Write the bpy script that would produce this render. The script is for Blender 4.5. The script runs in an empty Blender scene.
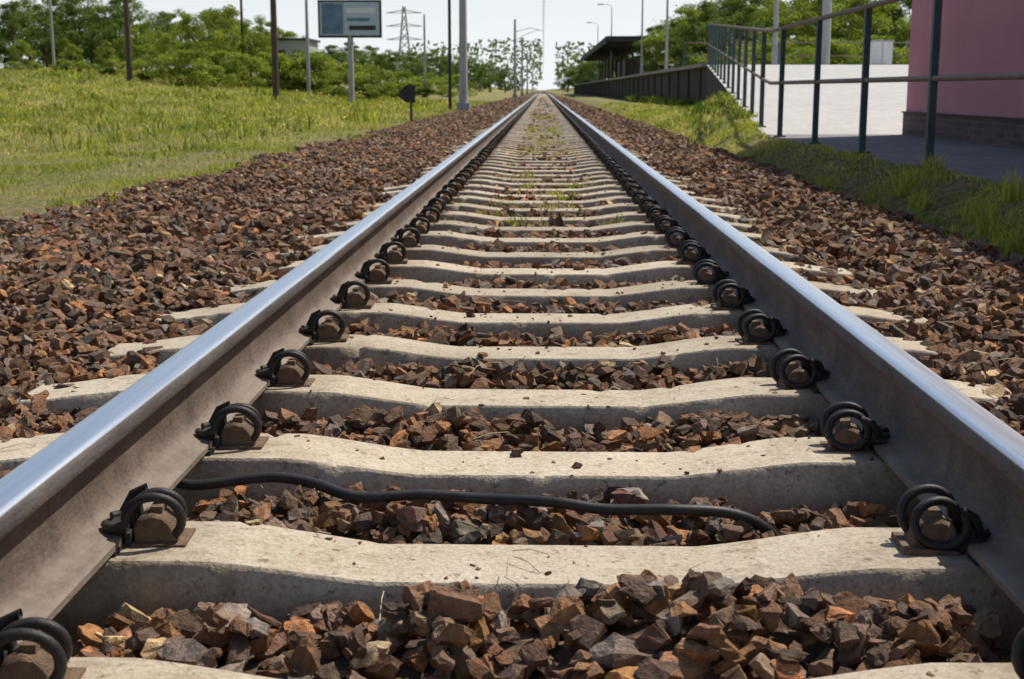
import bpy, bmesh, math, numpy as np
from mathutils import Vector, Matrix
rng = np.random.default_rng(7)
CAMZ = 0.731
scene = bpy.context.scene
# ------------------------------------------------------------------ helpers
def vnoise(x, y, s=0.0):
    x = np.asarray(x, float); y = np.asarray(y, float)
    xi = np.floor(x); yi = np.floor(y); fx = x-xi; fy = y-yi
    fx = fx*fx*(3-2*fx); fy = fy*fy*(3-2*fy)
    def h(a, b):
        v = np.sin(a*127.1+b*311.7+s*74.7)*43758.5453
        return v-np.floor(v)
    return (h(xi,yi)*(1-fx)+h(xi+1,yi)*fx)*(1-fy)+(h(xi,yi+1)*(1-fx)+h(xi+1,yi+1)*fx)*fy
def fbm(x, y, s=0.0):
    return (vnoise(x,y,s)+.5*vnoise(x*2.1,y*2.1,s+3)+.25*vnoise(x*4.3,y*4.3,s+7))/1.75
def sst(a, b, x):
    t = np.clip((np.asarray(x, float)-a)/(b-a), 0, 1)
    return t*t*(3-2*t)
class MB:
    def __init__(s): s.v=[]; s.t=[]; s.m=[]; s.c=[]; s.n=0
    def add(s, v, t, m=0, c=(1,1,1)):
        v=np.asarray(v,float).reshape(-1,3); t=np.asarray(t,int).reshape(-1,3)
        c=np.asarray(c,float)
        if c.ndim==1: c=np.tile(c[:3],(len(v),1))
        s.v.append(v); s.t.append(t+s.n); s.n+=len(v); s.c.append(c)
        s.m.append(np.full(len(t),m) if np.isscalar(m) else np.asarray(m))
    def box(s, c, d, m=0, col=(1,1,1), rz=0.0):
        x,y,z=[k/2 for k in d]
        p=np.array([(-x,-y,-z),(x,-y,-z),(x,y,-z),(-x,y,-z),(-x,-y,z),(x,-y,z),(x,y,z),(-x,y,z)])
        if rz:
            ca,sa=math.cos(rz),math.sin(rz); p=np.stack([p[:,0]*ca-p[:,1]*sa,p[:,0]*sa+p[:,1]*ca,p[:,2]],1)
        q=[(0,3,2,1),(4,5,6,7),(0,1,5,4),(1,2,6,5),(2,3,7,6),(3,0,4,7)]
        t=[(a,b,c_) for a,b,c_,d_ in q]+[(a,c_,d_) for a,b,c_,d_ in q]
        s.add(p+np.array(c),t,m,col)
    def tube(s, path, r, sides=8, m=0, col=(1,1,1), cap=True):
        P=np.asarray(path,float); n=len(P); r=np.broadcast_to(np.asarray(r,float),(n,))
        T=np.gradient(P,axis=0); T/=np.linalg.norm(T,axis=1)[:,None]+1e-12
        ref=np.array([0,0,1.0]) if abs(T[0][2])<.9 else np.array([1.0,0,0])
        a=np.cross(T[0],ref); a/=np.linalg.norm(a)
        V=[]
        th=np.arange(sides)*2*math.pi/sides
        for i in range(n):
            a=a-T[i]*a.dot(T[i]); a/=np.linalg.norm(a); b=np.cross(T[i],a)
            V.append(P[i]+r[i]*(np.cos(th)[:,None]*a+np.sin(th)[:,None]*b))
        V=np.concatenate(V); t=[]
        for i in range(n-1):
            for j in range(sides):
                k=(j+1)%sides; A=i*sides+j;B=i*sides+k;C=B+sides;D=A+sides
                t+= [(A,B,C),(A,C,D)]
        if cap:
            for j in range(1,sides-1):
                t.append((0,j+1,j)); o=(n-1)*sides; t.append((o,o+j,o+j+1))
        s.add(V,t,m,col)
    def mesh(s, name, mats, smooth=None):
        v=np.concatenate(s.v); t=np.concatenate(s.t); m=np.concatenate(s.m); c=np.concatenate(s.c)
        me=bpy.data.meshes.new(name)
        me.vertices.add(len(v)); me.vertices.foreach_set('co',v.astype(np.float32).ravel())
        me.loops.add(len(t)*3); me.loops.foreach_set('vertex_index',t.astype(np.int32).ravel())
        me.polygons.add(len(t)); me.polygons.foreach_set('loop_start',np.arange(0,len(t)*3,3,dtype=np.int32))
        me.polygons.foreach_set('material_index',m.astype(np.int32))
        me.update(calc_edges=True)
        for k in mats: me.materials.append(k)
        at=me.color_attributes.new('Col','FLOAT_COLOR','POINT')
        at.data.foreach_set('color',np.concatenate([c,np.ones((len(c),1))],1).astype(np.float32).ravel())
        if smooth is None: me.shade_flat()
        else:
            me.shade_smooth()
            me.set_sharp_from_angle(angle=math.radians(smooth))
        return me
    def obj(s, name, mats, smooth=None, parent=None):
        o=bpy.data.objects.new(name, s.mesh(name,mats,smooth)); scene.collection.objects.link(o)
        if parent: o.parent=parent
        return o
# ------------------------------------------------------------------ materials
class M:
    def __init__(s,name):
        s.mat=bpy.data.materials.new(name); s.mat.use_nodes=True; s.nt=s.mat.node_tree; s.N=s.nt.nodes
        s.b=s.N['Principled BSDF']; s.out=s.N['Material Output']
        s.tc=s.N.new('ShaderNodeTexCoord')
    def link(s,a,b): s.nt.links.new(a,b)
    def node(s,t,**k):
        n=s.N.new(t)
        for a,b in k.items(): setattr(n,a,b)
        return n
    def noise(s,scale,detail=3,rough=.6,stretch=None,coord='Object',offs=None):
        n=s.node('ShaderNodeTexNoise'); n.inputs['Scale'].default_value=scale; n.inputs['Detail'].default_value=detail; n.inputs['Roughness'].default_value=rough
        src=s.tc.outputs[coord]
        mp=s.node('ShaderNodeMapping'); s.link(src,mp.inputs['Vector'])
        if stretch: mp.inputs['Scale'].default_value=stretch
        if offs is not None: s.link(offs,mp.inputs['Location'])
        s.link(mp.outputs[0],n.inputs['Vector']); return n.outputs['Fac']
    def ramp(s,fac,stops):
        r=s.node('ShaderNodeValToRGB'); e=r.color_ramp.elements
        while len(e)<len(stops): e.new(.5)
        for k,(p,c) in zip(e,stops): k.position=p; k.color=(*c,1) if len(c)==3 else c
        s.link(fac,r.inputs[0]); return r.outputs[0]
    def mix(s,f,a,b,mode='MIX'):
        n=s.node('ShaderNodeMix',data_type='RGBA',blend_type=mode)
        for i,v in ((0,f),(6,a),(7,b)):
            if isinstance(v,(int,float)): n.inputs[i].default_value=v
            elif isinstance(v,tuple): n.inputs[i].default_value=(*v,1)
            else: s.link(v,n.inputs[i])
        return n.outputs[2]
    def math(s,op,a,b=0.0,clamp=False):
        n=s.node('ShaderNodeMath',operation=op); n.use_clamp=clamp
        for i,v in ((0,a),(1,b)):
            if isinstance(v,(int,float)): n.inputs[i].default_value=v
            else: s.link(v,n.inputs[i])
        return n.outputs[0]
    def bump(s,h,strength=.5,dist=.01,prev=None):
        n=s.node('ShaderNodeBump'); n.inputs['Strength'].default_value=strength; n.inputs['Distance'].default_value=dist
        s.link(h,n.inputs['Height'])
        if prev is not None: s.link(prev,n.inputs['Normal'])
        return n.outputs[0]
    def fin(s,col,rough=.8,normal=None,metal=None,spec=.3):
        if isinstance(col,tuple): s.b.inputs['Base Color'].default_value=(*col,1)
        else: s.link(col,s.b.inputs['Base Color'])
        for nm,v in (('Roughness',rough),('Metallic',metal)):
            if v is None: continue
            if isinstance(v,(int,float)): s.b.inputs[nm].default_value=v
            else: s.link(v,s.b.inputs[nm])
        s.b.inputs['Specular IOR Level'].default_value=spec
        if normal is not None: s.link(normal,s.b.inputs['Normal'])
        return s.mat
    def attr(s):
        return s.node('ShaderNodeAttribute',attribute_name='Col').outputs['Color']
def simple(name,c,rough=.7,var=.35,scale=6,bump=.3,bd=.01,metal=0,coord='Object'):
    m=M(name); n=m.noise(scale,4,coord=coord)
    n2=m.noise(scale*9,2,coord=coord)
    k=m.ramp(n,[(.3,tuple(x*(1-var) for x in c)),(.7,tuple(min(1,x*(1+var)) for x in c))])
    k=m.mix(.35,k,m.ramp(n2,[(.3,tuple(x*.6 for x in c)),(.7,tuple(min(1,x*1.3) for x in c))]))
    return m.fin(k,rough,m.bump(n2,bump,bd),metal)
def m_stone():
    m=M('ballast_stone'); n=m.noise(55,5,.72); n3=m.noise(14,1)
    a=m.attr()
    v=m.ramp(n,[(.28,(.42,.38,.36)),(.5,(.98,.96,.94)),(.75,(1.8,1.65,1.45))])
    c=m.mix(1.0,a,v,'MULTIPLY')
    c=m.mix(m.math('MULTIPLY',m.ramp(n3,[(.48,(0,0,0)),(.68,(1,1,1))]),.45),c,(.26,.13,.06))
    return m.fin(c,.8,m.bump(n,1.0,.010),spec=.3)
def m_leaf(name,trans=.35,rough=.6):
    m=M(name); a=m.attr(); m.fin(a,rough,spec=.2)
    t=m.node('ShaderNodeBsdfTranslucent'); m.link(m.mix(1.0,a,(1.3,1.35,.6),'MULTIPLY'),t.inputs[0])
    x=m.node('ShaderNodeMixShader'); x.inputs[0].default_value=trans
    m.link(m.b.outputs[0],x.inputs[1]); m.link(t.outputs[0],x.inputs[2]); m.link(x.outputs[0],m.out.inputs[0])
    return m.mat
def m_rail():
    m=M('rail_steel')
    sep=m.node('ShaderNodeSeparateXYZ'); m.link(m.tc.outputs['Object'],sep.inputs[0])
    n=m.noise(14,5,.65,(1,.35,1)); nf=m.noise(120,3,.7,(1,.5,1)); ns=m.noise(60,3,.6,(6,.03,1)); nl=m.noise(2.2,2,.5,(1,.5,1))
    nv=m.noise(9,4,.7,(1,1,.12))
    rust=m.ramp(n,[(.25,(.060,.045,.037)),(.5,(.135,.10,.079)),(.75,(.24,.185,.145))])
    rust=m.mix(.4,rust,m.ramp(nf,[(.3,(.04,.03,.025)),(.7,(.24,.17,.125))]))
    rust=m.mix(m.ramp(nv,[(.5,(0,0,0)),(.68,(.6,.6,.6))]),rust,(.06,.048,.042))
    ft=m.node('ShaderNodeMapRange'); m.link(sep.outputs[2],ft.inputs[0]); ft.inputs[1].default_value=.012; ft.inputs[2].default_value=.035; ft.inputs[3].default_value=.65; ft.inputs[4].default_value=0
    rust=m.mix(m.math('MULTIPLY',ft.outputs[0],m.ramp(n,[(.3,(.3,.3,.3)),(.6,(1,1,1))])),rust,(.32,.26,.205))
    hd=m.node('ShaderNodeMapRange'); m.link(sep.outputs[2],hd.inputs[0]); hd.inputs[1].default_value=.128; hd.inputs[2].default_value=.15
    rust=m.mix(m.math('MULTIPLY',hd.outputs[0],.7),rust,m.ramp(n,[(.3,(.065,.065,.07)),(.7,(.14,.135,.135))]))
    zz=m.math('ADD',sep.outputs[2],m.math('MULTIPLY',m.math('SUBTRACT',nl,.5),.006))
    pr=m.node('ShaderNodeMapRange'); m.link(zz,pr.inputs[0]); pr.inputs[1].default_value=.1635; pr.inputs[2].default_value=.1675
    pol=m.ramp(ns,[(.3,(.66,.69,.73)),(.7,(.86,.89,.92))])
    c=m.mix(pr.outputs[0],rust,pol)
    r=m.node('ShaderNodeMapRange'); m.link(pr.outputs[0],r.inputs[0]); r.inputs[3].default_value=.7; r.inputs[4].default_value=.32
    rr=m.math('ADD',r.outputs[0],m.math('MULTIPLY',m.math('SUBTRACT',ns,.5),.12))
    inv=m.math('SUBTRACT',1.0,pr.outputs[0])
    bn=m.node('ShaderNodeBump'); bn.inputs['Distance'].default_value=.003; m.link(m.math('MULTIPLY',inv,.7),bn.inputs['Strength']); m.link(nf,bn.inputs['Height'])
    return m.fin(c,rr,bn.outputs[0],m.math('MULTIPLY',pr.outputs[0],.95),spec=.3)
def m_concrete():
    m=M('sleeper_concrete')
    oi=m.node('ShaderNodeObjectInfo'); cx=m.node('ShaderNodeCombineXYZ')
    for i in range(3): m.link(m.math('MULTIPLY',oi.outputs['Random'],37.0+i*11),cx.inputs[i])
    o=cx.outputs[0]
    n=m.noise(5,5,.65,offs=o); nf=m.noise(110,3,.7,offs=o); nb=m.noise(16,4,.6,(1,2,1),offs=o); nd=m.noise(38,4,.75,offs=o)
    c=m.ramp(n,[(.3,(.35,.28,.195)),(.5,(.49,.41,.30)),(.7,(.58,.50,.385))])
    c=m.mix(.35,c,m.ramp(nf,[(.35,(.17,.135,.10)),(.6,(.58,.51,.40))]))
    c=m.mix(m.ramp(nb,[(.55,(0,0,0)),(.72,(.55,.55,.55))]),c,(.27,.185,.11))
    c=m.mix(m.ramp(nd,[(.59,(0,0,0)),(.67,(.75,.75,.75))]),c,(.12,.087,.06))
    sep=m.node('ShaderNodeSeparateXYZ'); m.link(m.tc.outputs['Object'],sep.inputs[0])
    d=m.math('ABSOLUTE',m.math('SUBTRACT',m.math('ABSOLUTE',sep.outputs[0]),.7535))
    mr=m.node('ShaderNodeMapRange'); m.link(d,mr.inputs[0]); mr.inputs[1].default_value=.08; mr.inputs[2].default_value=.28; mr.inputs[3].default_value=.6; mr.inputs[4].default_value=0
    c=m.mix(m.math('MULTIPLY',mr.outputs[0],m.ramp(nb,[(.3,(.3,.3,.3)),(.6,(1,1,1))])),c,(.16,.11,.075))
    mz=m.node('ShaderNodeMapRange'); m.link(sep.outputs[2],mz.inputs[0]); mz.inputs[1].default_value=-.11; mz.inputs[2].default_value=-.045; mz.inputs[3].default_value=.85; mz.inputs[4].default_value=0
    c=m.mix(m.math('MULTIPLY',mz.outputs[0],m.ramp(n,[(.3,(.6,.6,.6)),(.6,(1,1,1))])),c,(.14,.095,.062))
    vv=m.math('ADD',m.math('MULTIPLY',oi.outputs['Random'],.3),.82)
    cc=m.node('ShaderNodeCombineXYZ'); [m.link(vv,cc.inputs[i]) for i in range(3)]
    c=m.mix(1.0,c,cc.outputs[0],'MULTIPLY')
    b=m.bump(nf,.6,.004); b=m.bump(nd,.5,.006,b)
    return m.fin(c,.9,b,spec=.2)
def m_ground():
    m=M('ground_soil_grass'); n=m.noise(.35,4,.6); nf=m.noise(14,6,.75); nm=m.noise(1.6,4,.6)
    c=m.ramp(n,[(.3,(.15,.18,.04)),(.5,(.24,.25,.065)),(.68,(.33,.29,.12))])
    c=m.mix(.7,c,m.ramp(nf,[(.36,(.05,.055,.018)),(.5,(.19,.19,.06)),(.62,(.46,.40,.19))]))
    c=m.mix(m.ramp(nm,[(.50,(0,0,0)),(.62,(.85,.85,.85))]),c,m.ramp(nf,[(.36,(.11,.08,.05)),(.62,(.46,.35,.22))]))
    return m.fin(c,.95,m.bump(nf,1.0,.08),spec=.1)
def m_bed():
    m=M('ballast_bed_dirt'); n=m.noise(2,3); v=m.node('ShaderNodeTexVoronoi'); v.inputs['Scale'].default_value=22; m.link(m.tc.outputs['Object'],v.inputs['Vector'])
    vc=m.node('ShaderNodeSeparateXYZ'); m.link(v.outputs['Color'],vc.inputs[0])
    c=m.ramp(vc.outputs[0],[(0,(.05,.035,.027)),(.4,(.10,.067,.047)),(.75,(.15,.10,.065)),(1,(.21,.14,.09))])
    c=m.mix(m.ramp(n,[(.4,(0,0,0)),(.7,(.5,.5,.5))]),c,(.09,.06,.045))
    return m.fin(c,.95,m.bump(v.outputs['Distance'],.9,.03),spec=.15)
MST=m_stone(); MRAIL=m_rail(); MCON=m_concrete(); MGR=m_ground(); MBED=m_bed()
MGRASS=m_leaf('grass_blades',.4,.7); MLEAF=m_leaf('tree_leaves',.35,.6); 
MBARK=simple('tree_bark',(.09,.065,.045),.9,.4,5,.8,.02)
MCLIP=simple('clip_black_steel',(.030,.026,.024),.52,.6,40,.4,.002)
MCAST=simple('shoulder_cast_iron',(.17,.11,.07),.85,.5,35,.8,.004)
MPAD=simple('rubber_pad',(.03,.03,.03),.8)
MCABLE=simple('cable_rubber',(.028,.026,.026),.5,.5,30,.2,.002)
MPAVE=simple('pavement_concrete',(.46,.445,.415),.9,.10,.8,.4,.01)
MASPH=simple('path_asphalt',(.22,.21,.205),.92,.25,1.3,.6,.01)
MPOST=simple('fence_post_paint',(.05,.085,.085),.5,.3,9,.2,.003)
MFRAIL=simple('fence_rail_rusty_paint',(.20,.145,.11),.6,.35,9,.3,.003)
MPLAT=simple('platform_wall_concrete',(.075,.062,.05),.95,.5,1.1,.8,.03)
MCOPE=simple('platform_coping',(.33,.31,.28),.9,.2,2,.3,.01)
MGREY=simple('mast_concrete',(.38,.38,.37),.8,.15,2,.2,.01)
MDARK=simple('dark_steel',(.045,.04,.038),.6,.3,5,.2,.005)
MWOOD=simple('wooden_pole',(.10,.07,.05),.9,.3,4,.4,.01)
MWHITE=simple('white_paint',(.72,.72,.70),.6,.06,3,.1,.003)
MROOF=simple('dark_roof',(.06,.055,.055),.8,.3,2,.3,.01)
# ------------------------------------------------------------------ terrain
def edge(Y): return 3.06+np.clip((np.asarray(Y,float)-18.4)/28.6,0,1)*2.64
def rampz(Y): return .13+1.45*np.clip((np.asarray(Y,float)-18.4)/28.6,0,1)
def gz(X,Y):
    X=np.asarray(X,float);Y=np.asarray(Y,float)
    z=np.full(np.broadcast(X,Y).shape,-.13)
    far=sst(14,115,Y)
    z=z+far*2.5*sst(4,30,-X)*np.where(X<0,1,0)
    z=z+.05*(fbm(X*.5,Y*.3,4)-.5)*sst(3.3,5,-X)*2
    side=sst(2.25,2.95,X)*.25
    e=edge(Y)
    near=1-sst(27,38,Y)
    up=(rampz(Y)-.13)*(sst(1.5,4.5,X-e)*(1-near)+sst(-1.1,-.15,X-e)*near)
    up=up-np.where(X>e+.2,.06,0)
    return z+side*np.where(X>0,1,0)+up*np.where(X>0,1,0)-.02*sst(3.2,4,X)
def axis_pts(a,b,fine,far,n):
    core=np.arange(a,b,fine); l=a-np.geomspace(fine,far,n); r=b+np.geomspace(fine,far,n)
    return np.concatenate([l[::-1],core,r])
xs=axis_pts(-14,14,.2,3000,45); ys=axis_pts(-2,60,.5,3500,50)
XX,YY=np.meshgrid(xs,ys); ZZ=gz(XX,YY)
g=MB(); nx=len(xs); ny=len(ys)
ii,jj=np.meshgrid(np.arange(nx-1),np.arange(ny-1)); A=(jj*nx+ii).ravel()
g.add(np.stack([XX.ravel(),YY.ravel(),ZZ.ravel()],1),np.concatenate([np.stack([A,A+1,A+nx+1],1),np.stack([A,A+nx+1,A+nx],1)]))
g.obj('ground',[MGR],smooth=60)
YK=[.93,1.53]+[2.08+.6*k for k in range(0,420)]
YKn=np.array(YK)
def sdist(Y):
    Y=np.asarray(Y,float); i=np.clip(np.searchsorted(YKn,Y),1,len(YKn)-1)
    return np.minimum(np.abs(Y-YKn[i-1]),np.abs(Y-YKn[i]))
LE,RE=-3.35,2.35
def T(X,Y):
    X=np.asarray(X,float);Y=np.asarray(Y,float); a=np.abs(X); d=sdist(Y)
    crib=-.076+.026*sst(.10,.28,d)+.030*(fbm(X*2.2,Y*2.2,1)-.5)*2
    crib=crib+.056*np.exp(-((X-.12)/.38)**2-((Y-1.84)/.12)**2)+.008*np.exp(-((Y-1.80)/.15)**2)
    out=-.036+.05*(fbm(X*1.1,Y*.9,2)-.5)*2-.03*sst(1.7,3.2,a)+.014*sst(.95,1.15,a)
    t=np.where(a<.66,crib,out)
    under=sst(.62,.70,a)*(1-sst(.80,.88,a))
    return t*(1-under)+(-.10)*under
bx=np.arange(LE-.1,RE+.15,.05); by=np.concatenate([np.arange(-1,14,.05),np.arange(14,30,.15),np.geomspace(30,900,120)])
XX,YY=np.meshgrid(bx,by); w=(fbm(np.zeros_like(YY),YY*.7,5)-.5)
XX2=XX+np.where(XX<-2,w*.8*sst(-2,-3.3,XX),np.where(XX>1.7,w*.6*sst(1.7,2.4,XX),0))
ZZ=np.maximum(T(XX2,YY)-.05,-.2)
en=np.maximum(sst(LE+.35,LE-.1,XX),sst(RE-.3,RE+.1,XX)); ZZ=ZZ*(1-en)+(-.16)*en
b=MB(); nx=len(bx); ny=len(by); ii,jj=np.meshgrid(np.arange(nx-1),np.arange(ny-1)); A=(jj*nx+ii).ravel()
b.add(np.stack([XX2.ravel(),YY.ravel(),ZZ.ravel()],1),np.concatenate([np.stack([A,A+1,A+nx+1],1),np.stack([A,A+nx+1,A+nx],1)]))
b.obj('ballast_bed',[MBED],smooth=60)
cp=np.array([(-.75,2.46,.02),(-.71,2.44,.002),(-.66,2.42,-.008),(-.52,2.43,.006),(-.43,2.41,.000),(-.34,2.36,-.010),(-.22,2.365,-.006),(-.10,2.36,-.012),(.02,2.325,-.006),(.12,2.315,-.016),(.24,2.31,-.014),(.34,2.33,-.026),(.41,2.35,-.06),(.46,2.37,-.12)])
def smoothpath(p,n):
    p=np.asarray(p,float); q=[]
    for i in range(len(p)-1):
        a=p[max(i-1,0)];b_=p[i];c=p[i+1];d=p[min(i+2,len(p)-1)]
        for t in np.linspace(0,1,n,endpoint=False):
            q.append(.5*((2*b_)+(-a+c)*t+(2*a-5*b_+4*c-d)*t*t+(-a+3*b_-3*c+d)*t**3))
    q.append(p[-1]); return np.array(q)
CP=smoothpath(cp,8)
# ------------------------------------------------------------------ stones
def stone_proto(seed,bev,cuts=9):
    r=np.random.default_rng(seed); bm=bmesh.new(); bmesh.ops.create_cube(bm,size=2.0)
    for i in range(cuts):
        d=Vector(r.normal(size=3)).normalized(); off=r.uniform(.5,.98)
        geom=bm.verts[:]+bm.edges[:]+bm.faces[:]
        res=bmesh.ops.bisect_plane(bm,geom=geom,plane_co=d*off,plane_no=d,clear_outer=True)
        ed=[e for e in res['geom_cut'] if isinstance(e,bmesh.types.BMEdge)]
        if ed: bmesh.ops.contextual_create(bm,geom=ed)
    bmesh.ops.remove_doubles(bm,verts=bm.verts[:],dist=.04)
    sc=Vector((r.uniform(.95,1.5),r.uniform(.65,1.0),r.uniform(.45,.82)))
    for v in bm.verts:
        v.co=Vector((v.co.x*sc.x,v.co.y*sc.y,v.co.z*sc.z))*.82
    if bev:
        bmesh.ops.triangulate(bm,faces=bm.faces[:])
        bmesh.ops.subdivide_edges(bm,edges=[e for e in bm.edges if e.calc_length()>.33],cuts=1,use_grid_fill=True)
        bmesh.ops.triangulate(bm,faces=bm.faces[:])
        for v in bm.verts: v.co+=Vector(r.normal(size=3))*.042
        bmesh.ops.bevel(bm,geom=bm.edges[:],offset=.03,segments=1,affect='EDGES',profile=.5,clamp_overlap=True)
    bmesh.ops.recalc_face_normals(bm,faces=bm.faces[:])
    bmesh.ops.triangulate(bm,faces=bm.faces[:])
    for i,v in enumerate(bm.verts): v.index=i
    V=np.array([v.co[:] for v in bm.verts]); F=np.array([[v.index for v in f.verts] for f in bm.faces]); bm.free()
    return V,F
PN=[stone_proto(100+i,True,6+i%5) for i in range(28)]
PM=[stone_proto(100+i,False,6+i%5) for i in range(24)]
PF=[stone_proto(300+i,False,5) for i in range(14)]
PAL=np.array([(.245,.13,.068),(.105,.070,.050),(.185,.125,.09),(.36,.175,.07),(.47,.35,.20),(.22,.185,.155),(.17,.092,.055)])
PW=np.array([.23,.19,.20,.09,.03,.09,.17]); PW/=PW.sum()
def put_stones(mb,P,R,protos,flat=.45):
    n=len(P); idx=rng.integers(0,len(protos),n)
    al=rng.uniform(0,2*math.pi,n); tx=rng.normal(0,flat,n); ty=rng.normal(0,flat,n)
    ca,sa=np.cos(al),np.sin(al); z=np.zeros(n); o=np.ones(n)
    Rz=np.stack([np.stack([ca,-sa,z],1),np.stack([sa,ca,z],1),np.stack([z,z,o],1)],1)
    cx,sx=np.cos(tx),np.sin(tx); Rx=np.stack([np.stack([o,z,z],1),np.stack([z,cx,-sx],1),np.stack([z,sx,cx],1)],1)
    cy,sy=np.cos(ty),np.sin(ty); Ry=np.stack([np.stack([cy,z,sy],1),np.stack([z,o,z],1),np.stack([-sy,z,cy],1)],1)
    RM=Rz@Rx@Ry
    col=PAL[rng.choice(len(PAL),n,p=PW)]*rng.uniform(.6,1.45,(n,1))*rng.uniform(.94,1.06,(n,3))
    for k,(V,F) in enumerate(protos):
        s=np.where(idx==k)[0]
        if len(s)==0: continue
        W=np.einsum('nij,vj->nvi',RM[s],V)*R[s][:,None,None]+P[s][:,None,:]
        nv=len(V); FF=(F[None]+(np.arange(len(s))*nv)[:,None,None]).reshape(-1,3)
        mb.add(W.reshape(-1,3),FF,0,np.repeat(col[s],nv,0))
st=MB()
gx0,gy0,res=-3.7,.7,.01; GW,GH=640,1420
hx,hy=np.meshgrid(gx0+np.arange(GW)*res,gy0+np.arange(GH)*res)
H=T(hx,hy)-.045
LIM=T(hx,hy)+.022
def near_pts(n,y0,y1,rmin,rmax):
    return rng.uniform(LE,RE,n),rng.uniform(y0,y1,n),rmin+(rmax-rmin)*rng.beta(1.6,2.4,n)
def wedge(x,y):
    w=(vnoise(x*0,y*.7,5)-.5)*.7+ (vnoise(x*6,y*6,9)-.5)*.5
    return (x>LE+.15+w*.5)&(x<RE-.1+w*.4)
AE=1.08
def drop(n,y0,y1,rmin,rmax):
    x,y,r=near_pts(n,y0,y1,rmin,rmax); d=sdist(y); a=np.abs(x)
    k=wedge(x,y)&~((d<.118+.3*r)&(a<AE))&~((np.abs(a-.7535)<.085)&(rng.random(n)<.6))
    m1=(x>-.22)&(x<.50)&(y>1.7)&(y<2.0)&(d>.092); k|=m1
    x,y,r=x[k],y[k],r[k]; Z=np.empty(len(x))
    for i in range(len(x)):
        c=int((x[i]-gx0)/res); q=int((y[i]-gy0)/res); R_=max(1,int(r[i]*.8/res))
        sl=H[max(q-R_,0):q+R_+1,max(c-R_,0):c+R_+1]
        z=sl.mean()*.7+sl.max()*.3+r[i]*.18; Z[i]=z
        if z<float(LIM[q,c]): np.maximum(sl,z+r[i]*.42,out=sl)
    ok=(Z<T(x,y)+.022)
    nr=np.abs(np.abs(x)-.7535)<.10
    ok&=~(nr&(Z+r*.6>.0))
    sel=np.where((y>2.15)&(y<2.7)&(np.abs(x)<.8))[0]
    if len(sel):
        D=np.hypot(x[sel][:,None]-CP[None,:,0],y[sel][:,None]-CP[None,:,1]); j=D.argmin(1); dm=D.min(1)
        front=(y[sel]<CP[j,1])&(y[sel]>CP[j,1]-.13)&(Z[sel]+r[sel]*.5>CP[j,2]-.004)&(dm<.14)&(x[sel]<.38)
        bad=((dm<r[sel]*.8+.01)&(Z[sel]+r[sel]*.45>CP[j,2]))|front; ok[sel[bad]]=False
    return np.stack([x,y,Z],1)[ok],r[ok]
P,R=drop(8500,.9,2.15,.014,.040); put_stones(st,P,R,PN)
P,R=drop(30000,2.15,5.2,.013,.037); n1=P[:,1]<3.4
put_stones(st,P[n1],R[n1],PN); put_stones(st,P[~n1],R[~n1],PM)
P,R=drop(46000,5.2,14.5,.018,.040); put_stones(st,P,R,PF)
def far(n,y0,y1,rmin,rmax,ex=.125):
    x,y,r=near_pts(n,y0,y1,rmin,rmax); 
    t=rng.random(n); y=y0*(y1/y0)**t
    d=sdist(y); a=np.abs(x); k=wedge(x,y)&~((d<ex+.35*r)&(a<AE))&(np.abs(a-.7535)>.085)
    x,y,r=x[k],y[k],r[k]; z=T(x,y)+rng.uniform(-.035,.008,len(x))
    put_stones(st,np.stack([x,y,z],1),r,PF)
far(34000,14.5,40,.024,.046); far(12000,40,140,.04,.07,.10)
n=600; x=rng.uniform(-.9,.9,n); kk=rng.integers(1,18,n); y=YKn[kk]+rng.uniform(-.1,.1,n); r=rng.uniform(.002,.007,n)
z=-.034+.034*np.clip((np.abs(x)-.26)/.26,0,1)+r*.2
ok=(np.abs(np.abs(x)-.7535)>.085); put_stones(st,np.stack([x,y,z],1)[ok],r[ok],PF)
n=12; x=rng.uniform(-.5,.6,n); kk=rng.integers(3,11,n); y=YKn[kk]+rng.uniform(-.085,.085,n); r=rng.uniform(.010,.022,n)
z=-.034+.034*np.clip((np.abs(x)-.26)/.26,0,1)+r*.42; put_stones(st,np.stack([x,y,z],1),r,PM,.2)
st.obj('ballast',[MST])
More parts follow.
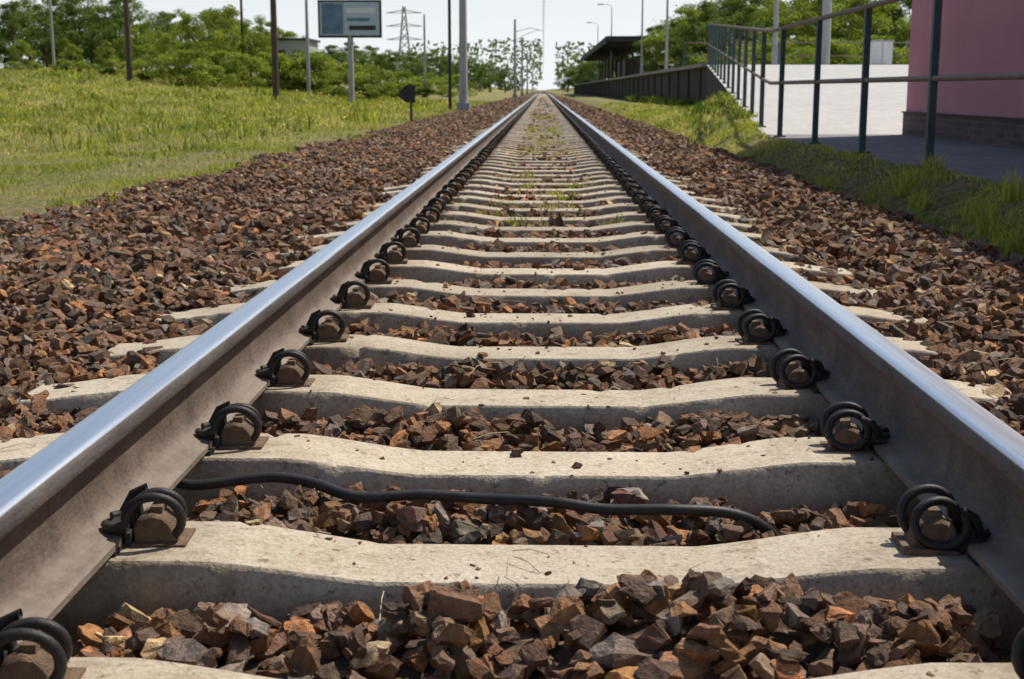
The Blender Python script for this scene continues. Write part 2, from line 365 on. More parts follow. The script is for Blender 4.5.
# ------------------------------------------------------------------ sleepers
def sleeper_mesh(seed):
    m=MB(); nxs=131
    X=np.linspace(-1.3,1.3,nxs); a=np.abs(X)
    s_=np.clip((a-.26)/.26,0,1); s_=s_*.75+.25*s_*s_*(3-2*s_)
    top=-.034+.034*s_-.03*sst(1.0,1.3,a)
    hw=.094+.008*sst(.25,.55,a)
    sec=[]
    for t_,w_ in zip(top,hw):
        dz=-.2
        L=[(-w_-.040,dz),(-w_-.018,t_-.09),(-w_-.006,t_-.03),(-w_-.001,t_-.006),(-w_+.004,t_-.001)]
        mid=[(-w_*.5,t_),(0,t_+.0005),(w_*.5,t_)]
        sec.append(L+mid+[(-p,q) for p,q in L[::-1]])
    S=np.array(sec); ns=S.shape[1]
    V=np.zeros((nxs,ns,3)); V[:,:,0]=X[:,None]; V[:,:,1:]=S
    V[:,:,2]+=(fbm(V[:,:,0]*14,V[:,:,1]*30,seed)-.5)*.001
    chip=np.maximum(0,fbm(X*26,X*0+seed,seed+2)-.70)*.07; chip2=np.maximum(0,fbm(X*26+9,X*0+seed,seed+5)-.70)*.07
    for e in (3,4,8,9):
        s=1 if e<6 else -1; c_=chip if e<6 else chip2
        V[:,e,1]+=s*c_; V[:,e,2]-=c_*.6
    V=V.reshape(-1,3); t=[]
    for i in range(nxs-1):
        for j in range(ns-1):
            A=i*ns+j; t+=[(A,A+ns,A+ns+1),(A,A+ns+1,A+1)]
    for o,f in ((0,1),((nxs-1)*ns,-1)):
        for j in range(1,ns-1): t.append((o,o+j,o+j+1) if f>0 else (o,o+j+1,o+j))
    m.add(V,np.array(t)[:,::-1],0)
    for sx in (-1,1): m.box((sx*.7535,0,.0035),(.152,.17,.009),1)
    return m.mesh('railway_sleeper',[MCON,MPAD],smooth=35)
SM=[sleeper_mesh(s) for s in range(6)]
for i,y in enumerate(YK):
    o=bpy.data.objects.new('railway_sleeper',SM[(i*5+i//6)%6]); o.location=(rng.uniform(-.012,.012),y,rng.uniform(-.004,.002))
    o.rotation_euler=(0,0,rng.normal(0,.004)+(math.pi if i%2 else 0)); scene.collection.objects.link(o)
# ------------------------------------------------------------------ rails
half=[(.075,0),(.075,.0105),(.072,.013),(.05,.0165),(.028,.0235),(.017,.032),(.0115,.045),(.0085,.062),(.0083,.09),(.009,.112),(.0125,.123),(.020,.1285),(.0335,.1335),(.0355,.137),(.0362,.148),(.0365,.156),(.0355,.1625),(.032,.1675),(.0265,.1702),(.018,.1714),(.009,.1719)]
prof=np.array(half+[(0,.172)]+[(-x,z) for x,z in half[::-1]])
ysr=np.concatenate([np.arange(-3,30,1.0),np.geomspace(30,900,30)])
def rail():
    m=MB(); n=len(prof); V=np.zeros((len(ysr),n,3)); V[:,:,0]=prof[:,0]; V[:,:,2]=prof[:,1]; V[:,:,1]=ysr[:,None]
    t=[]
    for i in range(len(ysr)-1):
        for j in range(n):
            k=(j+1)%n; A=i*n+j;B=i*n+k; t+=[(A,B,B+n),(A,B+n,A+n)]
    t+= [(0,j+1,j) for j in range(1,n-1)]
    m.add(V.reshape(-1,3),np.array(t)[:,::-1]); return m.mesh('railway_rail',[MRAIL],smooth=38)
RM_=rail()
for sx in (-1,1):
    o=bpy.data.objects.new('railway_rail',RM_); o.location=(sx*.7535,0,.008); scene.collection.objects.link(o)
# ------------------------------------------------------------------ clips
def clip_parts(m,lod=0):
    sd=10 if lod==0 else 5; n=56 if lod==0 else 26
    th=np.linspace(math.radians(185),math.radians(185-775),n); tt=np.linspace(0,1,n)
    cx,cz=.046,.045
    rad=.038+.004*np.sin(tt*math.pi*2.2)
    px=cx+rad*np.cos(th)*1.08; pz=cz+rad*np.sin(th)*.98; py=-.047+.094*sst(0,1,tt)*.35+.094*tt*.65
    path=np.stack([px,py,pz],1)
    st_=np.array([(-.034,-.020,.033),(-.028,-.034,.032),(-.012,-.045,.034)]) 
    en_=np.array([(path[-1][0]-.022,.046,path[-1][2]-.010),(-.02,.035,.034),(-.034,.02,.033)])
    path=np.concatenate([st_,path,en_])
    m.tube(path,.0078,sd,0)
    pr=[(.012,-.02),(.012,.030),(.022,.046),(.040,.053),(.060,.050),(.074,.036),(.084,.010),(.088,-.02)]
    V=[];k=len(pr)
    for y_,sc in ((-.030,.9),(-.024,1),(.024,1),(.030,.9)):
        for x_,z_ in pr: V.append((.05+(x_-.05)*sc,y_,z_*sc if z_>0 else z_))
    t=[]
    for i in range(3):
        for j in range(k):
            a=i*k+j;b_=i*k+(j+1)%k; t+=[(a,b_,b_+k),(a,b_+k,a+k)]
    t+=[(0,j+1,j) for j in range(1,k-1)]+[(3*k,3*k+j,3*k+j+1) for j in range(1,k-1)]
    m.add(V,np.array(t)[:,::-1],1)
    m.box((.047,0,.001),(.105,.085,.010),1); m.box((.048,0,.056),(.02,.035,.012),1)
    m.box((-.012,0,.0285),(.034,.085,.009),2); m.box((.007,0,.014),(.010,.085,.022),2)
cm=MB(); clip_parts(cm); CM=cm.mesh('rail_clip',[MCLIP,MCAST,MPAD],smooth=40)
NCL=46
for i,y in enumerate(YK[:NCL]):
    for sx in (-1,1):
        for side in (-1,1):
            o=bpy.data.objects.new('rail_clip',CM); ex=sx*.7535+side*.075
            o.location=(ex,y+rng.uniform(-.006,.006),.001); o.rotation_euler=(0,rng.normal(0,.05),(0 if side>0 else math.pi)+rng.normal(0,.10))
            scene.collection.objects.link(o)
lc=MB(); clip_parts(lc,1); V0=np.concatenate(lc.v); T0=np.concatenate(lc.t); M0=np.concatenate(lc.m)
fc=MB()
for y in YK[NCL:220]:
    for sx in (-1,1):
        for side in (-1,1):
            V=V0.copy(); V[:,0]*=side; V[:,1]*=side; V+=np.array((sx*.7535+side*.075,y,.001)); fc.add(V,T0,M0)
fc.obj('distant_rail_clips',[MCLIP,MCAST,MPAD])
c=MB(); c.tube(CP,.0105,12); c.obj('black_cable',[MCABLE],smooth=60)
# ------------------------------------------------------------------ grass
def blades(mb,x,y,z,h,w,col,lean=.35):
    n=len(x); a=rng.uniform(0,2*math.pi,n); la=rng.uniform(0,2*math.pi,n); ln=np.abs(rng.normal(0,lean,n))*h
    wx=np.cos(a)*w/2; wy=np.sin(a)*w/2; lx=np.cos(la)*ln; ly=np.sin(la)*ln
    P=np.stack([np.stack([x-wx,y-wy,z],1),np.stack([x+wx,y+wy,z],1),
      np.stack([x+wx*.7+lx*.4,y+wy*.7+ly*.4,z+h*.6],1),np.stack([x-wx*.7+lx*.4,y-wy*.7+ly*.4,z+h*.6],1),np.stack([x+lx,y+ly,z+h],1)],1)
    F=np.array([(0,1,2),(0,2,3),(3,2,4)]); FF=(F[None]+(np.arange(n)*5)[:,None,None]).reshape(-1,3)
    mb.add(P.reshape(-1,3),FF,0,np.repeat(col,5,0))
G1=np.array((.25,.30,.05));G2=np.array((.42,.43,.09));G3=np.array((.62,.52,.28));G0=np.array((.08,.12,.028))
def gcol(x,y,n):
    f=fbm(x*.5,y*.35,11); u=rng.random(n)
    c=G1+(G2-G1)*np.clip((f-.3)*2.5,0,1)[:,None]
    dry=(u<.14+.55*sst(.48,.70,vnoise(x*.7,y*.4,21)))[:,None]; c=np.where(dry,G3,c)
    dk=(rng.random(n)<.06+.45*sst(.55,.75,fbm(x*1.7,y*.9,77)))[:,None]; c=np.where(dk,G0,c)
    return c*rng.uniform(.6,1.25,(n,1))
gr=MB()
n=340000; t=rng.random(n); y=5*(95/5)**t; xl=-3.0-rng.random(n)**1.1*(y*.5+1.5)
f=fbm(xl*.8,y*.6,31); f2=fbm(xl*3,y*3,33); f3=fbm(xl*2.2,y*1.4,35)
near_edge=np.clip((-xl-3.1)/2.4,0,1)
keep=(f2*.5+f*.5>.62-.38*near_edge)&(rng.random(n)>.8*sst(.50,.62,vnoise(xl*1.1,y*.45,41))*(y<30))&(rng.random(n)<.45+1.4*(f3-.3)/.4)
x,y=xl[keep],y[keep]; n=len(x); sc=np.clip(y/12,.8,5)
h=rng.uniform(.02,.065,n)*sc**.75*(.55+1.7*np.clip(fbm(x*2.0,y*1.2,51)-.3,0,1)); w=.0045*sc*rng.uniform(.8,1.6,n)*1.3
blades(gr,x,y,gz(x,y)-.006,h,w,gcol(x,y,n),.6)
n=120000; t=rng.random(n); y=3.5*(60/3.5)**t; e=np.where(y<18.4,3.0,edge(y)-.02)
x=RE-.35+rng.random(n)*(e-RE+.35); f2=fbm(x*3,y*2.5,63)
keep=(f2>.62-.36*np.clip((x-RE+.25)/.5,0,1))&(rng.random(n)>.85*sst(.5,.62,vnoise(x*2.2,y*1.1,43))); x,y=x[keep],y[keep]; n=len(x); sc=np.clip(y/9,.8,4)
blades(gr,x,y,np.maximum(gz(x,y),-.14)-.008,rng.uniform(.014,.055,n)*sc**.6*(.4+1.7*np.clip(fbm(x*3,y*1.4,61)-.25,0,1)),.005*sc*rng.uniform(.8,1.5,n),gcol(x,y,n)*1.1,.6)
gr.obj('grass',[MGRASS])
def tuft(mb,cx,cy,cz,n,rad,h,w,c0):
    a=rng.uniform(0,2*math.pi,n); r=rad*np.sqrt(rng.random(n)); x=cx+r*np.cos(a); y=cy+r*np.sin(a)
    col=np.tile(c0,(n,1))*rng.uniform(.6,1.35,(n,1)); blades(mb,x,y,np.full(n,cz),rng.uniform(.4,1,n)*h,rng.uniform(.6,1.3,n)*w,col,.55)
wd=MB()
for i in range(420):
    yy=7.5+rng.random()**1.0*34; xx=rng.normal(0,.30)
    if abs(xx)>.62: continue
    if vnoise(xx*2,yy*.5,71)<.40: continue
    tuft(wd,xx,yy,-.07,16,.07,rng.uniform(.05,.10),.008+yy*.0006,G2*.75 if rng.random()<.7 else G3*.75)
for (cx,cy) in [(2.34,6.8),(2.4,7.1),(2.5,7.5),(2.3,7.5),(2.42,6.9),(2.3,8.4),(2.25,7.2),(2.5,8.9),(2.8,8.0),(2.55,7.9),(2.6,9.6),(2.9,10.0)]:
    tuft(wd,cx,cy,float(gz(cx,cy))-.01,70,.08,rng.uniform(.14,.27),.010,G2)
for i in range(340):
    yy=5+rng.random()**1.5*40; s=rng.random()<.75
    xx=(LE+rng.uniform(-.1,1.2)) if s else (RE-rng.uniform(-.1,.6))
    tuft(wd,xx,yy,-.09,26,.10,rng.uniform(.04,.11),.008+yy*.0004,G1 if rng.random()<.5 else G2)
for i in range(300):
    yy=20+rng.random()*60; xx=float(edge(yy))-rng.uniform(.1,.9)
    tuft(wd,xx,yy,float(gz(xx,yy))-.02,22,.2,rng.uniform(.08,.22) if yy<48 else rng.uniform(.15,.5),.014+yy*.0005,G0*1.3 if rng.random()<.5 else G1)
for i in range(800):
    yy=18+rng.random()**.8*70; xx=-4.6-rng.random()*(yy*.5)
    tuft(wd,xx,yy,float(gz(xx,yy))-.02,14,.25+yy*.004,rng.uniform(.10,.34)*(1+yy*.008),.012+yy*.0009,G1*.75 if rng.random()<.6 else G2*.9)
wd.obj('weeds',[MGRASS])
sw=MB()
for i in range(90):
    xx=rng.uniform(-1.6,1.8); yy=1.6+rng.random()**1.5*5; L=rng.uniform(.03,.11); a=rng.uniform(0,6.28); z=max(float(T(xx,yy)),-.034 if sdist(yy)<.1 else -1)+.030
    dx,dy=math.cos(a)*L,math.sin(a)*L; sw.tube([(xx,yy,z),(xx+dx*.5,yy+dy*.5,z+rng.uniform(0,.012)),(xx+dx,yy+dy,z-rng.uniform(0,.012))],.0009,4)
sw.obj('dry_straw',[simple('straw',(.50,.42,.26),.8,.2)])
fl=MB(); MFL=m_leaf('yellow_petals',.2)
n=8000; y=16+rng.random(n)**.9*80; x=-4.4-rng.random(n)*y*.5; k=fbm(x*.25,y*.18,81)>.54; x,y=x[k],y[k]; n=len(x)
def leafquads(mb,C,s,col,mat=0):
    n=len(C); u=rng.normal(size=(n,3)); u/=np.linalg.norm(u,axis=1)[:,None]; w=rng.normal(size=(n,3)); v=np.cross(u,w); v/=np.linalg.norm(v,axis=1)[:,None]
    s=np.asarray(s).reshape(-1,1); P=np.stack([C-u*s,C+v*s*.55,C+u*s,C-v*s*.55],1).reshape(-1,3)
    F=np.array([(0,1,2),(0,2,3)]); FF=(F[None]+(np.arange(n)*4)[:,None,None]).reshape(-1,3); mb.add(P,FF,mat,np.repeat(col,4,0))
leafquads(fl,np.stack([x,y,gz(x,y)+rng.uniform(.05,.25,n)],1),.012+y*.0007,np.tile((.8,.68,.07),(n,1))*rng.uniform(.7,1.1,(n,1)))
fl.obj('yellow_flowers',[MFL])
# ------------------------------------------------------------------ trees
def tree_mesh(name,seed,H,Rc,base,ncl,nl,ls,c0,c1,spread=.5):
    r=np.random.default_rng(seed); m=MB()
    if base>0.5:
        pth=[(r.normal(0,.04)*k,r.normal(0,.04)*k,H*.75*k/5) for k in range(6)]; pth[0]=(0,0,-.3)
        m.tube(pth,np.linspace(.02*H+.03,.02,6),7,1)
    zc=(base+H)/2; rz=(H-base)/2
    C=[]
    while len(C)<ncl:
        p=r.uniform(-1,1,3); d=np.linalg.norm(p)
        if d>1 or d<.3: continue
        q=np.array([p[0]*Rc,p[1]*Rc,zc+p[2]*rz]); q[:2]*=1.0-.35*max(p[2],0); C.append(q)
    for q in C[:max(6,ncl//3)]:
        m.tube([(0,0,max(.1,q[2]*.45)),(q[0]*.4,q[1]*.4,q[2]*.75),tuple(q)],[.012*H*.5,.008*H*.4,.01],5,1)
    C=np.array(C); k=r.integers(0,ncl,nl); cr=r.uniform(.45,1.1,ncl)*Rc*spread*.58
    d=r.normal(size=(nl,3)); d/=np.linalg.norm(d,axis=1)[:,None]; rr=r.random(nl)**.42*(1+.25*r.normal(size=nl)*(r.random(nl)<.3))
    P=C[k]+d*(rr*cr[k])[:,None]*np.array([1,1,.72]); P[:,2]=np.maximum(P[:,2],.05)
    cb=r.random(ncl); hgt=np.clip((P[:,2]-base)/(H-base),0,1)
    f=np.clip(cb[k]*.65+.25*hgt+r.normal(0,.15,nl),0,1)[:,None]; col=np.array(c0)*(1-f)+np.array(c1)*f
    leafquads(m,P,ls*r.uniform(.6,1.4,nl),col); return m.mesh(name,[MLEAF,MBARK])
D0,D1=(.045,.09,.02),(.19,.25,.05); B0,B1=(.08,.135,.025),(.36,.40,.06)
TR=[tree_mesh('deciduous_tree',i,9+ (i%3)*.8,3.2+(i%2)*.7,.9,52,13000,.11,D0,D1,.55) for i in range(4)]
TB=[tree_mesh('deciduous_tree',20+i,7.5,3.0,.6,42,11000,.10,B0,B1,.55) for i in range(3)]
BU=[tree_mesh('bush',40+i,2.6,1.7,.05,24,6000,.065,B0,B1,.6) for i in range(3)]
HH={me.name:max(me.vertices[i].co.z for i in range(0,len(me.vertices),7)) for me in TR+TB+BU}
def place(lst,name,px,D,top,wide=1.0):
    X=(px-543)/1353*D; z=float(gz(X,D)); me=lst[rng.integers(0,len(lst))]
    want=(90-top)/1353*D+CAMZ-z; s=want/HH[me.name]
    o=bpy.data.objects.new(name,me); o.location=(X,D,z-.05); o.scale=(s*wide,s*wide,s); o.rotation_euler=(0,0,rng.uniform(0,6.28)); scene.collection.objects.link(o)
for px,D,top in [(-110,95,-10),(-60,110,0),(-20,120,6),(12,118,2),(45,112,10),(75,125,-4),(105,118,6),(140,120,2),(165,130,12),(28,135,-2),(90,140,-6),(-85,140,0),(60,142,-2),(120,144,-4)]:
    place(TR,'deciduous_tree',px,D,top,1.2)
for px,D,top in [(135,95,26),(165,92,34),(200,98,12),(225,105,6),(250,100,20),(290,110,32),(180,125,10),(215,130,10),(262,125,16),(305,135,36),(-30,95,35),(20,98,40),(70,100,44),(105,96,40),(150,110,20),(235,118,12),(275,118,26)]:
    place(TB,'deciduous_tree',px,D,top,1.15)
for px,D,top in [(330,150,45),(350,160,42),(372,170,46),(392,180,50),(412,190,52),(430,200,50),(447,210,56),(470,240,58),(490,260,62),(505,300,68),(360,150,50),(340,140,50),(380,160,54),(420,180,58),(458,220,62),(480,250,66),(515,330,72)]:
    place(TR,'deciduous_tree',px,D,top,1.4)
for px,D,top in [(10,88,60),(60,85,58),(110,80,56),(150,76,54),(190,74,48),(240,80,52),(265,84,52),(290,85,58),(215,78,50),(345,80,62),(378,78,64),(400,100,70),(430,105,72),(-40,80,58),(455,120,74),(85,82,60),(30,86,62),(315,84,52),(302,84,50)]:
    place(BU,'bush',px,D,top,1.5)
for px,D,top in [(655,120,26),(680,105,10),(705,95,2),(735,88,-10),(765,92,-6),(800,84,-16),(835,90,-14),(868,82,-10),(905,86,-15),(950,84,-5),(1000,88,-12),(1060,90,-5),(640,150,36),(720,120,-8),(780,118,-14),(850,115,-14),(625,170,50),(610,190,58),(695,118,6),(750,110,-10),(820,108,-14),(885,100,-12),(668,135,22)]:
    place(TR if rng.random()<.45 else TB,'deciduous_tree',px,D,top,1.25)
for px,D,top in [(725,66,46),(760,70,42),(795,68,46),(835,72,40),(880,70,44),(915,68,40),(745,74,40),(815,76,36),(860,76,36),(778,78,36)]:
    place(BU,'bush',px,D,top,1.6)
for px,D,top in [(580,260,60),(592,230,56),(568,320,66),(600,210,56),(586,245,62)]: place(TR,'deciduous_tree',px,D,top,1.3)
dt=MB(); n=26000; 
x=rng.uniform(-420,420,n); y=rng.uniform(430,520,n); hh=6+12*fbm(x*.035,x*0,91)
z=rng.random(n)**.8*hh
gap=(np.abs(x-2)<2.5)
leafquads(dt,np.stack([x,y,z+1],1)[~gap],.9,(np.array((.10,.14,.08))+(np.array((.07,.08,.05)))*(rng.random((n,1))))[~gap]); dt.obj('distant_trees',[MLEAF])
# ------------------------------------------------------------------ right side
p=MB(); ysx=np.concatenate([np.arange(-2,18.2,.4),[18.4]]); 
for i in range(len(ysx)-1):
    a,b_=ysx[i],ysx[i+1]; wa=3.0+.05*math.sin(a*3.1)+.03*math.sin(a*7.7); wb=3.0+.05*math.sin(b_*3.1)+.03*math.sin(b_*7.7)
    p.add([(wa,a,.132),(14,a,.132),(14,b_,.132),(wb,b_,.132),(wa,a,-.1),(wb,b_,-.1)],[(0,1,2),(0,2,3),(4,0,3),(4,3,5)])
p.obj('footpath',[MASPH])
p=MB(); yr=np.linspace(18.4,47,16)
for a,b_ in zip(yr[:-1],yr[1:]):
    ea,eb=float(edge(a)),float(edge(b_)); za,zb=float(rampz(a))+.004,float(rampz(b_))+.004
    p.add([(ea-.06,a,za),(24,a,za),(24,b_,zb),(eb-.06,b_,zb)],[(0,1,2),(0,2,3)],0)
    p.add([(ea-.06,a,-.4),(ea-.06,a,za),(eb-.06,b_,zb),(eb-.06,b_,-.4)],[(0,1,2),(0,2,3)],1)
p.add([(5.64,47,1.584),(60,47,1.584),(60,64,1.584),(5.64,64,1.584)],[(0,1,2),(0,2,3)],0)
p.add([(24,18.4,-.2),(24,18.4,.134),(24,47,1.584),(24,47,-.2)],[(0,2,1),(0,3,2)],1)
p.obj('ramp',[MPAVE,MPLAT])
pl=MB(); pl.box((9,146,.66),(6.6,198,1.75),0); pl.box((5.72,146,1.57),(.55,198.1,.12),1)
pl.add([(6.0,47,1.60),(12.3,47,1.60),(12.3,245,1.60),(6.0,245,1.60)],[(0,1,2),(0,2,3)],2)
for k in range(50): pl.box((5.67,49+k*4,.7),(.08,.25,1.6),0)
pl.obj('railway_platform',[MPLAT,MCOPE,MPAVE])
fe=MB(); yp=np.arange(3.95,47.5,2.25)
def fz(y): return float(rampz(y))
for y in yp:
    z=fz(y); fe.box((float(edge(y)),y,z+.66),(.058,.058,1.46),0)
    fe.box((float(edge(y)),y,z+.012),(.13,.13,.02),0)
yy=np.arange(3.9,47.5,1.2)
for hz,rd in ((1.375,.027),(.69,.024)):
    fe.tube([(float(edge(y)),y,fz(y)+hz) for y in yy],rd,8,1)
fe.obj('metal_railing',[MPOST,MFRAIL],smooth=40)
fe=MB()
for k in range(10):
    X=6.0+k*2.0; fe.box((X,58,1.58+.55),(.06,.06,1.1),0)
fe.tube([(6,58,2.7),(15,58,2.7),(24,58,2.7)],.03,6,1); fe.tube([(6,58,2.15),(15,58,2.15),(24,58,2.15)],.025,6,1)
fe.obj('metal_railing',[MPOST,MFRAIL])
def m_pink():
    m=M('pink_render'); n=m.noise(.8,5); nf=m.noise(60,3,.7)
    c=m.ramp(n,[(.3,(.50,.21,.24)),(.7,(.60,.27,.30))]); c=m.mix(.15,c,m.ramp(nf,[(.3,(.3,.13,.17)),(.7,(.6,.32,.37))]))
    return m.fin(c,.9,m.bump(nf,.4,.006))
def m_brick():
    m=M('plinth_brick'); b_=m.node('ShaderNodeTexBrick')
    cb=m.node('ShaderNodeCombineXYZ'); sp=m.node('ShaderNodeSeparateXYZ'); m.link(m.tc.outputs['Object'],sp.inputs[0])
    m.link(m.math('ADD',sp.outputs[0],sp.outputs[1]),cb.inputs[0]); m.link(sp.outputs[2],cb.inputs[1]); m.link(cb.outputs[0],b_.inputs['Vector'])
    b_.inputs['Scale'].default_value=1; b_.inputs['Brick Width'].default_value=.25; b_.inputs['Row Height'].default_value=.075; b_.inputs['Mortar Size'].default_value=.006
    b_.inputs['Color1'].default_value=(.09,.055,.05,1); b_.inputs['Color2'].default_value=(.14,.085,.08,1); b_.inputs['Mortar'].default_value=(.13,.11,.105,1)
    return m.fin(b_.outputs['Color'],.85,m.bump(b_.outputs['Fac'],-.4,.008))
MP=m_pink(); MB_=m_brick(); MGL=simple('window_glass',(.03,.035,.04),.08,.1); 
em=bpy.data.objects.new('pink_station_building',None); scene.collection.objects.link(em)
b=MB(); b.box((8.92,9.4,2.4),(8,18,4.0),0); b.obj('walls',[MP],parent=em)
b=MB(); b.box((8.92,9.4,.26),(8.06,18.06,.34),0); b.obj('plinth',[MB_],parent=em)
b=MB(); b.box((8.92,9.4,.436),(8.10,18.10,.02),0); b.obj('plinth_coping',[MROOF],parent=em)
b=MB(); b.box((8.92,9.4,4.46),(8.9,18.9,.14),0); b.box((8.92,9.4,4.58),(8.6,18.6,.12),0); b.obj('roof',[MROOF],parent=em)
b=MB(); 
for yw in (2.5,6.0): b.box((4.905,yw,2.2),(.04,1.4,1.5),0); b.box((4.89,yw,2.2),(.05,.06,1.5),1); b.box((4.88,yw,1.42),(.12,1.56,.05),1)
b.box((4.9,9.4,1.33),(.05,1.0,2.1),2)
b.obj('windows_and_door',[MGL,MWHITE,MDARK],parent=em)
b=MB()
for k in range(9):
    y=125+k*9; b.box((8.2,y,3.3),(.22,.22,3.6),0); b.box((8.2,y,4.95),(4.6,.2,.25),0)
b.box((8.2,161,5.25),(5.2,80,.35),1); b.box((5.6,161,5.1),(.12,80,.55),1); b.box((9.4,150,2.7),(1.6,20,2.4),0)
b.obj('platform_canopy',[MDARK,MROOF])
def lamp(X,Y,z,h,name='street_lamp'):
    b=MB(); b.tube([(0,0,0),(0,0,h*.5),(0,0,h)],[.09,.07,.045],8,0); b.tube(smoothpath([(0,0,h-.02),(-.3,0,h+.25),(-1.0,0,h+.32)],4),.03,6,0)
    b.box((-1.25,0,h+.33),(.6,.2,.1),1); b.box((0,0,.4),(.2,.2,.8),0)
    o=b.obj(name,[MGREY,MDARK],smooth=40); o.location=(X,Y,z)
lamp(7.5,150,1.6,8);lamp(7.6,105,1.6,7.5);lamp(7.6,84,1.6,7.2);lamp(7.6,190,1.6,8);lamp(9.0,53,1.58,7.5)
def pole(px,D,h,r,mat,name,arms=0):
    X=(px-543)/1353*D; z=float(gz(X,D)); b=MB(); b.tube([(0,0,-.3),(0,0,h*.5),(0,0,h)],[r,r*.85,r*.65],8,0)
    for k in range(arms):
        b.box((0,0,h-.4-k*.8),(1.8,.1,.12),0)
        for s in (-.8,-.3,.3,.8): b.tube([(s,0,h-.34-k*.8),(s,0,h-.1-k*.8)],.05,6,1)
    o=b.obj(name,[mat,MWHITE],smooth=40); o.location=(X,D,z); return o
pole(128,75,9,.17,MWOOD,'utility_pole',1); pole(275,64,9,.17,MWOOD,'utility_pole',1); pole(52,90,7,.1,MGREY,'utility_pole'); pole(308,80,6,.12,MGREY,'utility_pole')
pole(243,100,8,.12,MWOOD,'utility_pole',1); pole(822,52,9,.19,MGREY,'utility_pole',1); pole(772,56,9,.09,MGREY,'utility_pole'); pole(450,54,8,.07,MDARK,'signal_post'); pole(425,120,7,.12,MGREY,'utility_pole')
for Y in (51,145,195,260,380):
    b=MB(); b.tube([(0,0,-.3),(0,0,4),(0,0,8.2)],[.17,.14,.11],8,0); b.box((0,0,.15),(.5,.5,.4),0)
    b.tube([(0,0,6.9),(1.6,0,7.3),(3.0,0,7.0)],.03,6,1); b.tube([(0,0,5.9),(1.5,0,5.95),(3.1,0,5.75)],.025,6,1); b.tube([(0,0,6.0),(1.3,0,6.7),(2.6,0,7.1)],.025,6,1)
    o=b.obj('catenary_mast',[MGREY,MDARK],smooth=40); o.location=(-3.0,Y,-.1)
b=MB(); 
ms=[4,51,98,145,195,260,320,380,450]
for a_,b_ in zip(ms[:-1],ms[1:]):
    yv=np.linspace(a_,b_,10); b.tube([(0.05,y,5.62) for y in yv],.012,4); b.tube([(0,y,6.95-1.0*(1-((y-(a_+b_)/2)/((b_-a_)/2))**2)) for y in yv],.012,4)
b.obj('overhead_wires',[MDARK])
b=MB(); D=66; X=(351-543)/1353*D; w=63/1353*D; zt=CAMZ+87.5/1353*D; zb=CAMZ+51/1353*D; zm=(zt+zb)/2; hh=zt-zb; zg=float(gz(X,D))
b.box((X,D,zm),(w,.2,hh),0)
b.box((X,D-.11,zm),(w*.94,.02,hh*.88),1); b.box((X-w*.27,D-.125,zm),(w*.34,.012,hh*.82),2); b.box((X+w*.18,D-.125,zm+hh*.22),(w*.46,.012,hh*.14),3); b.box((X+w*.14,D-.125,zm-hh*.02),(w*.36,.012,hh*.09),2); b.box((X+w*.2,D-.125,zm-hh*.24),(w*.42,.012,hh*.12),0)
b.tube([(X,D+.02,zg-.2),(X,D+.02,zt-.1)],.14,8,4); b.box((X,D+.12,zm),(w*.9,.06,.1),4)
b.obj('billboard',[MDARK,simple('billboard_print_grey',(.46,.54,.60),.5,.1),simple('billboard_print_blue',(.13,.22,.30),.5,.5,2),MWHITE,MGREY])
b=MB(); D=36; X=-3.62; zg=-.12
b.tube([(X+.1,D,zg-.1),(X+.1,D,zg+1.0)],.035,8,0)
pts=[(-.28,.70),(.0,.93),(.0,.98),(.22,.98),(.22,.52),(.0,.52),(.0,.57)]
V=[(X+a_,D-.06,zg+c_) for a_,c_ in pts]+[(X+a_,D-.03,zg+c_) for a_,c_ in pts]; k=len(pts)
t=[(0,j,j+1) for j in range(1,k-1)]+[(k,k+j+1,k+j) for j in range(1,k-1)]
for j in range(k): q=(j+1)%k; t+=[(j,q,q+k),(j,q+k,j+k)]
b.add(V,t,0); b.obj('trackside_sign',[MDARK])
b=MB(); X=(877-543)/1353*55; b.box((X,55,2.1),(.8,.5,1.05),0); b.box((X,55,2.66),(.9,.6,.07),1); b.box((X,54.74,2.1),(.02,.02,.95),1); b.obj('electrical_cabinet',[MWHITE,MGREY])
em=bpy.data.objects.new('distant_house',None); scene.collection.objects.link(em)
D=104;w=2.6;h=3.0
X=(296-543)/1353*D; z=float(gz(X,D)); b=MB(); b.box((X,D,z+h/2),(w,5,h),0)
for c_ in range(2): b.box((X-w*.22+c_*w*.44,D-2.51,z+1.9),(.5,.06,.8),1)
b.obj('walls',[MGREY,MGL],parent=em)
b=MB(); b.box((X,D,z+h+.08),(w+.4,5.4,.16),0); b.obj('roof',[MROOF],parent=em)
b=MB(); D=420; X=(405-543)/1353*D; Hh=26
def lat(z): return 2.4*(1-z/Hh)**1.1+.35
zs=np.linspace(0,Hh,11)
for i in range(10):
    a_,c_=lat(zs[i]),lat(zs[i+1])
    for s in ((-1,-1),(1,-1),(1,1),(-1,1)):
        b.tube([(X+s[0]*a_,D+s[1]*a_,zs[i]),(X+s[0]*c_,D+s[1]*c_,zs[i+1])],.16,4)
    for s in (-1,1): b.tube([(X-a_,D+s*a_,zs[i]),(X+c_,D+s*c_,zs[i+1])],.09,4); b.tube([(X+a_,D+s*a_,zs[i]),(X-c_,D+s*c_,zs[i+1])],.09,4)
for z in (16,20,24):
    b.tube([(X-5.5,D,z),(X,D,z+.9),(X+5.5,D,z)],.14,4); b.tube([(X-5.5,D,z),(X+5.5,D,z)],.1,4)
b.obj('electricity_pylon',[MGREY])
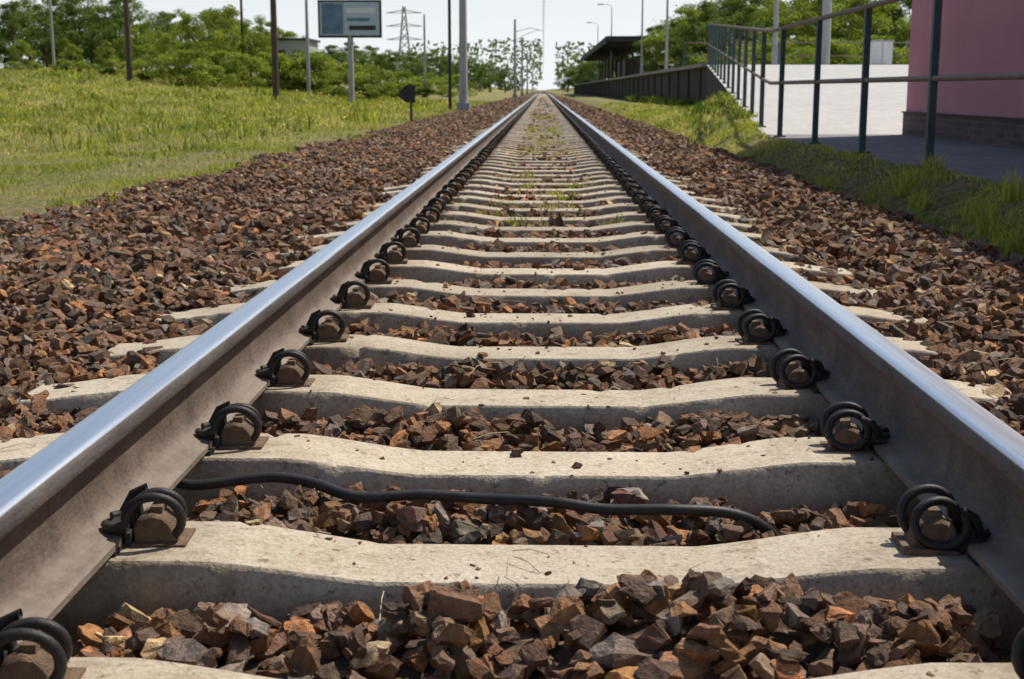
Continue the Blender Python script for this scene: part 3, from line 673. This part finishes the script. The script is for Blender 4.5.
# ------------------------------------------------------------------ light, sky, camera
EL,AZ=math.radians(56),math.radians(52)
w=bpy.data.worlds.new('World'); scene.world=w; w.use_nodes=True; nt=w.node_tree
sk=nt.nodes.new('ShaderNodeTexSky'); sk.sky_type='NISHITA'; sk.sun_disc=False; sk.sun_elevation=EL; sk.sun_rotation=AZ; sk.air_density=1.0; sk.dust_density=1.2; sk.ozone_density=1.5
bg=nt.nodes['Background']; bg.inputs[1].default_value=.105
tc=nt.nodes.new('ShaderNodeTexCoord'); sp=nt.nodes.new('ShaderNodeSeparateXYZ'); nt.links.new(tc.outputs['Generated'],sp.inputs[0])
mr=nt.nodes.new('ShaderNodeMapRange'); mr.interpolation_type='SMOOTHSTEP'; nt.links.new(sp.outputs[2],mr.inputs[0]); mr.inputs[1].default_value=-.02; mr.inputs[2].default_value=.24; mr.inputs[3].default_value=.9; mr.inputs[4].default_value=0
mx=nt.nodes.new('ShaderNodeMix'); mx.data_type='RGBA'; nt.links.new(mr.outputs[0],mx.inputs[0]); nt.links.new(sk.outputs[0],mx.inputs[6]); mx.inputs[7].default_value=(9.3,9.7,10.2,1)
nt.links.new(mx.outputs[2],bg.inputs[0])
sd=bpy.data.lights.new('sun','SUN'); sd.energy=5.0; sd.angle=math.radians(.5); sd.color=(1,.94,.85)
so=bpy.data.objects.new('sun',sd); scene.collection.objects.link(so)
tosun=Vector((math.cos(EL)*math.sin(AZ),math.cos(EL)*math.cos(AZ),math.sin(EL))); so.rotation_euler=tosun.to_track_quat('Z','Y').to_euler(); so.location=tosun*50
cd=bpy.data.cameras.new('camera'); co=bpy.data.objects.new('camera',cd); scene.collection.objects.link(co); scene.camera=co
cd.sensor_fit='HORIZONTAL'; cd.sensor_width=36; cd.lens=46.76; cd.clip_start=.05; cd.clip_end=8000
co.location=(0,0,CAMZ); co.rotation_euler=(math.radians(90-10.63),0,math.radians(1.31))
cd.dof.use_dof=True; cd.dof.focus_distance=3.0; cd.dof.aperture_fstop=11
scene.view_settings.view_transform='Standard'; scene.view_settings.look='None'; scene.view_settings.exposure=0
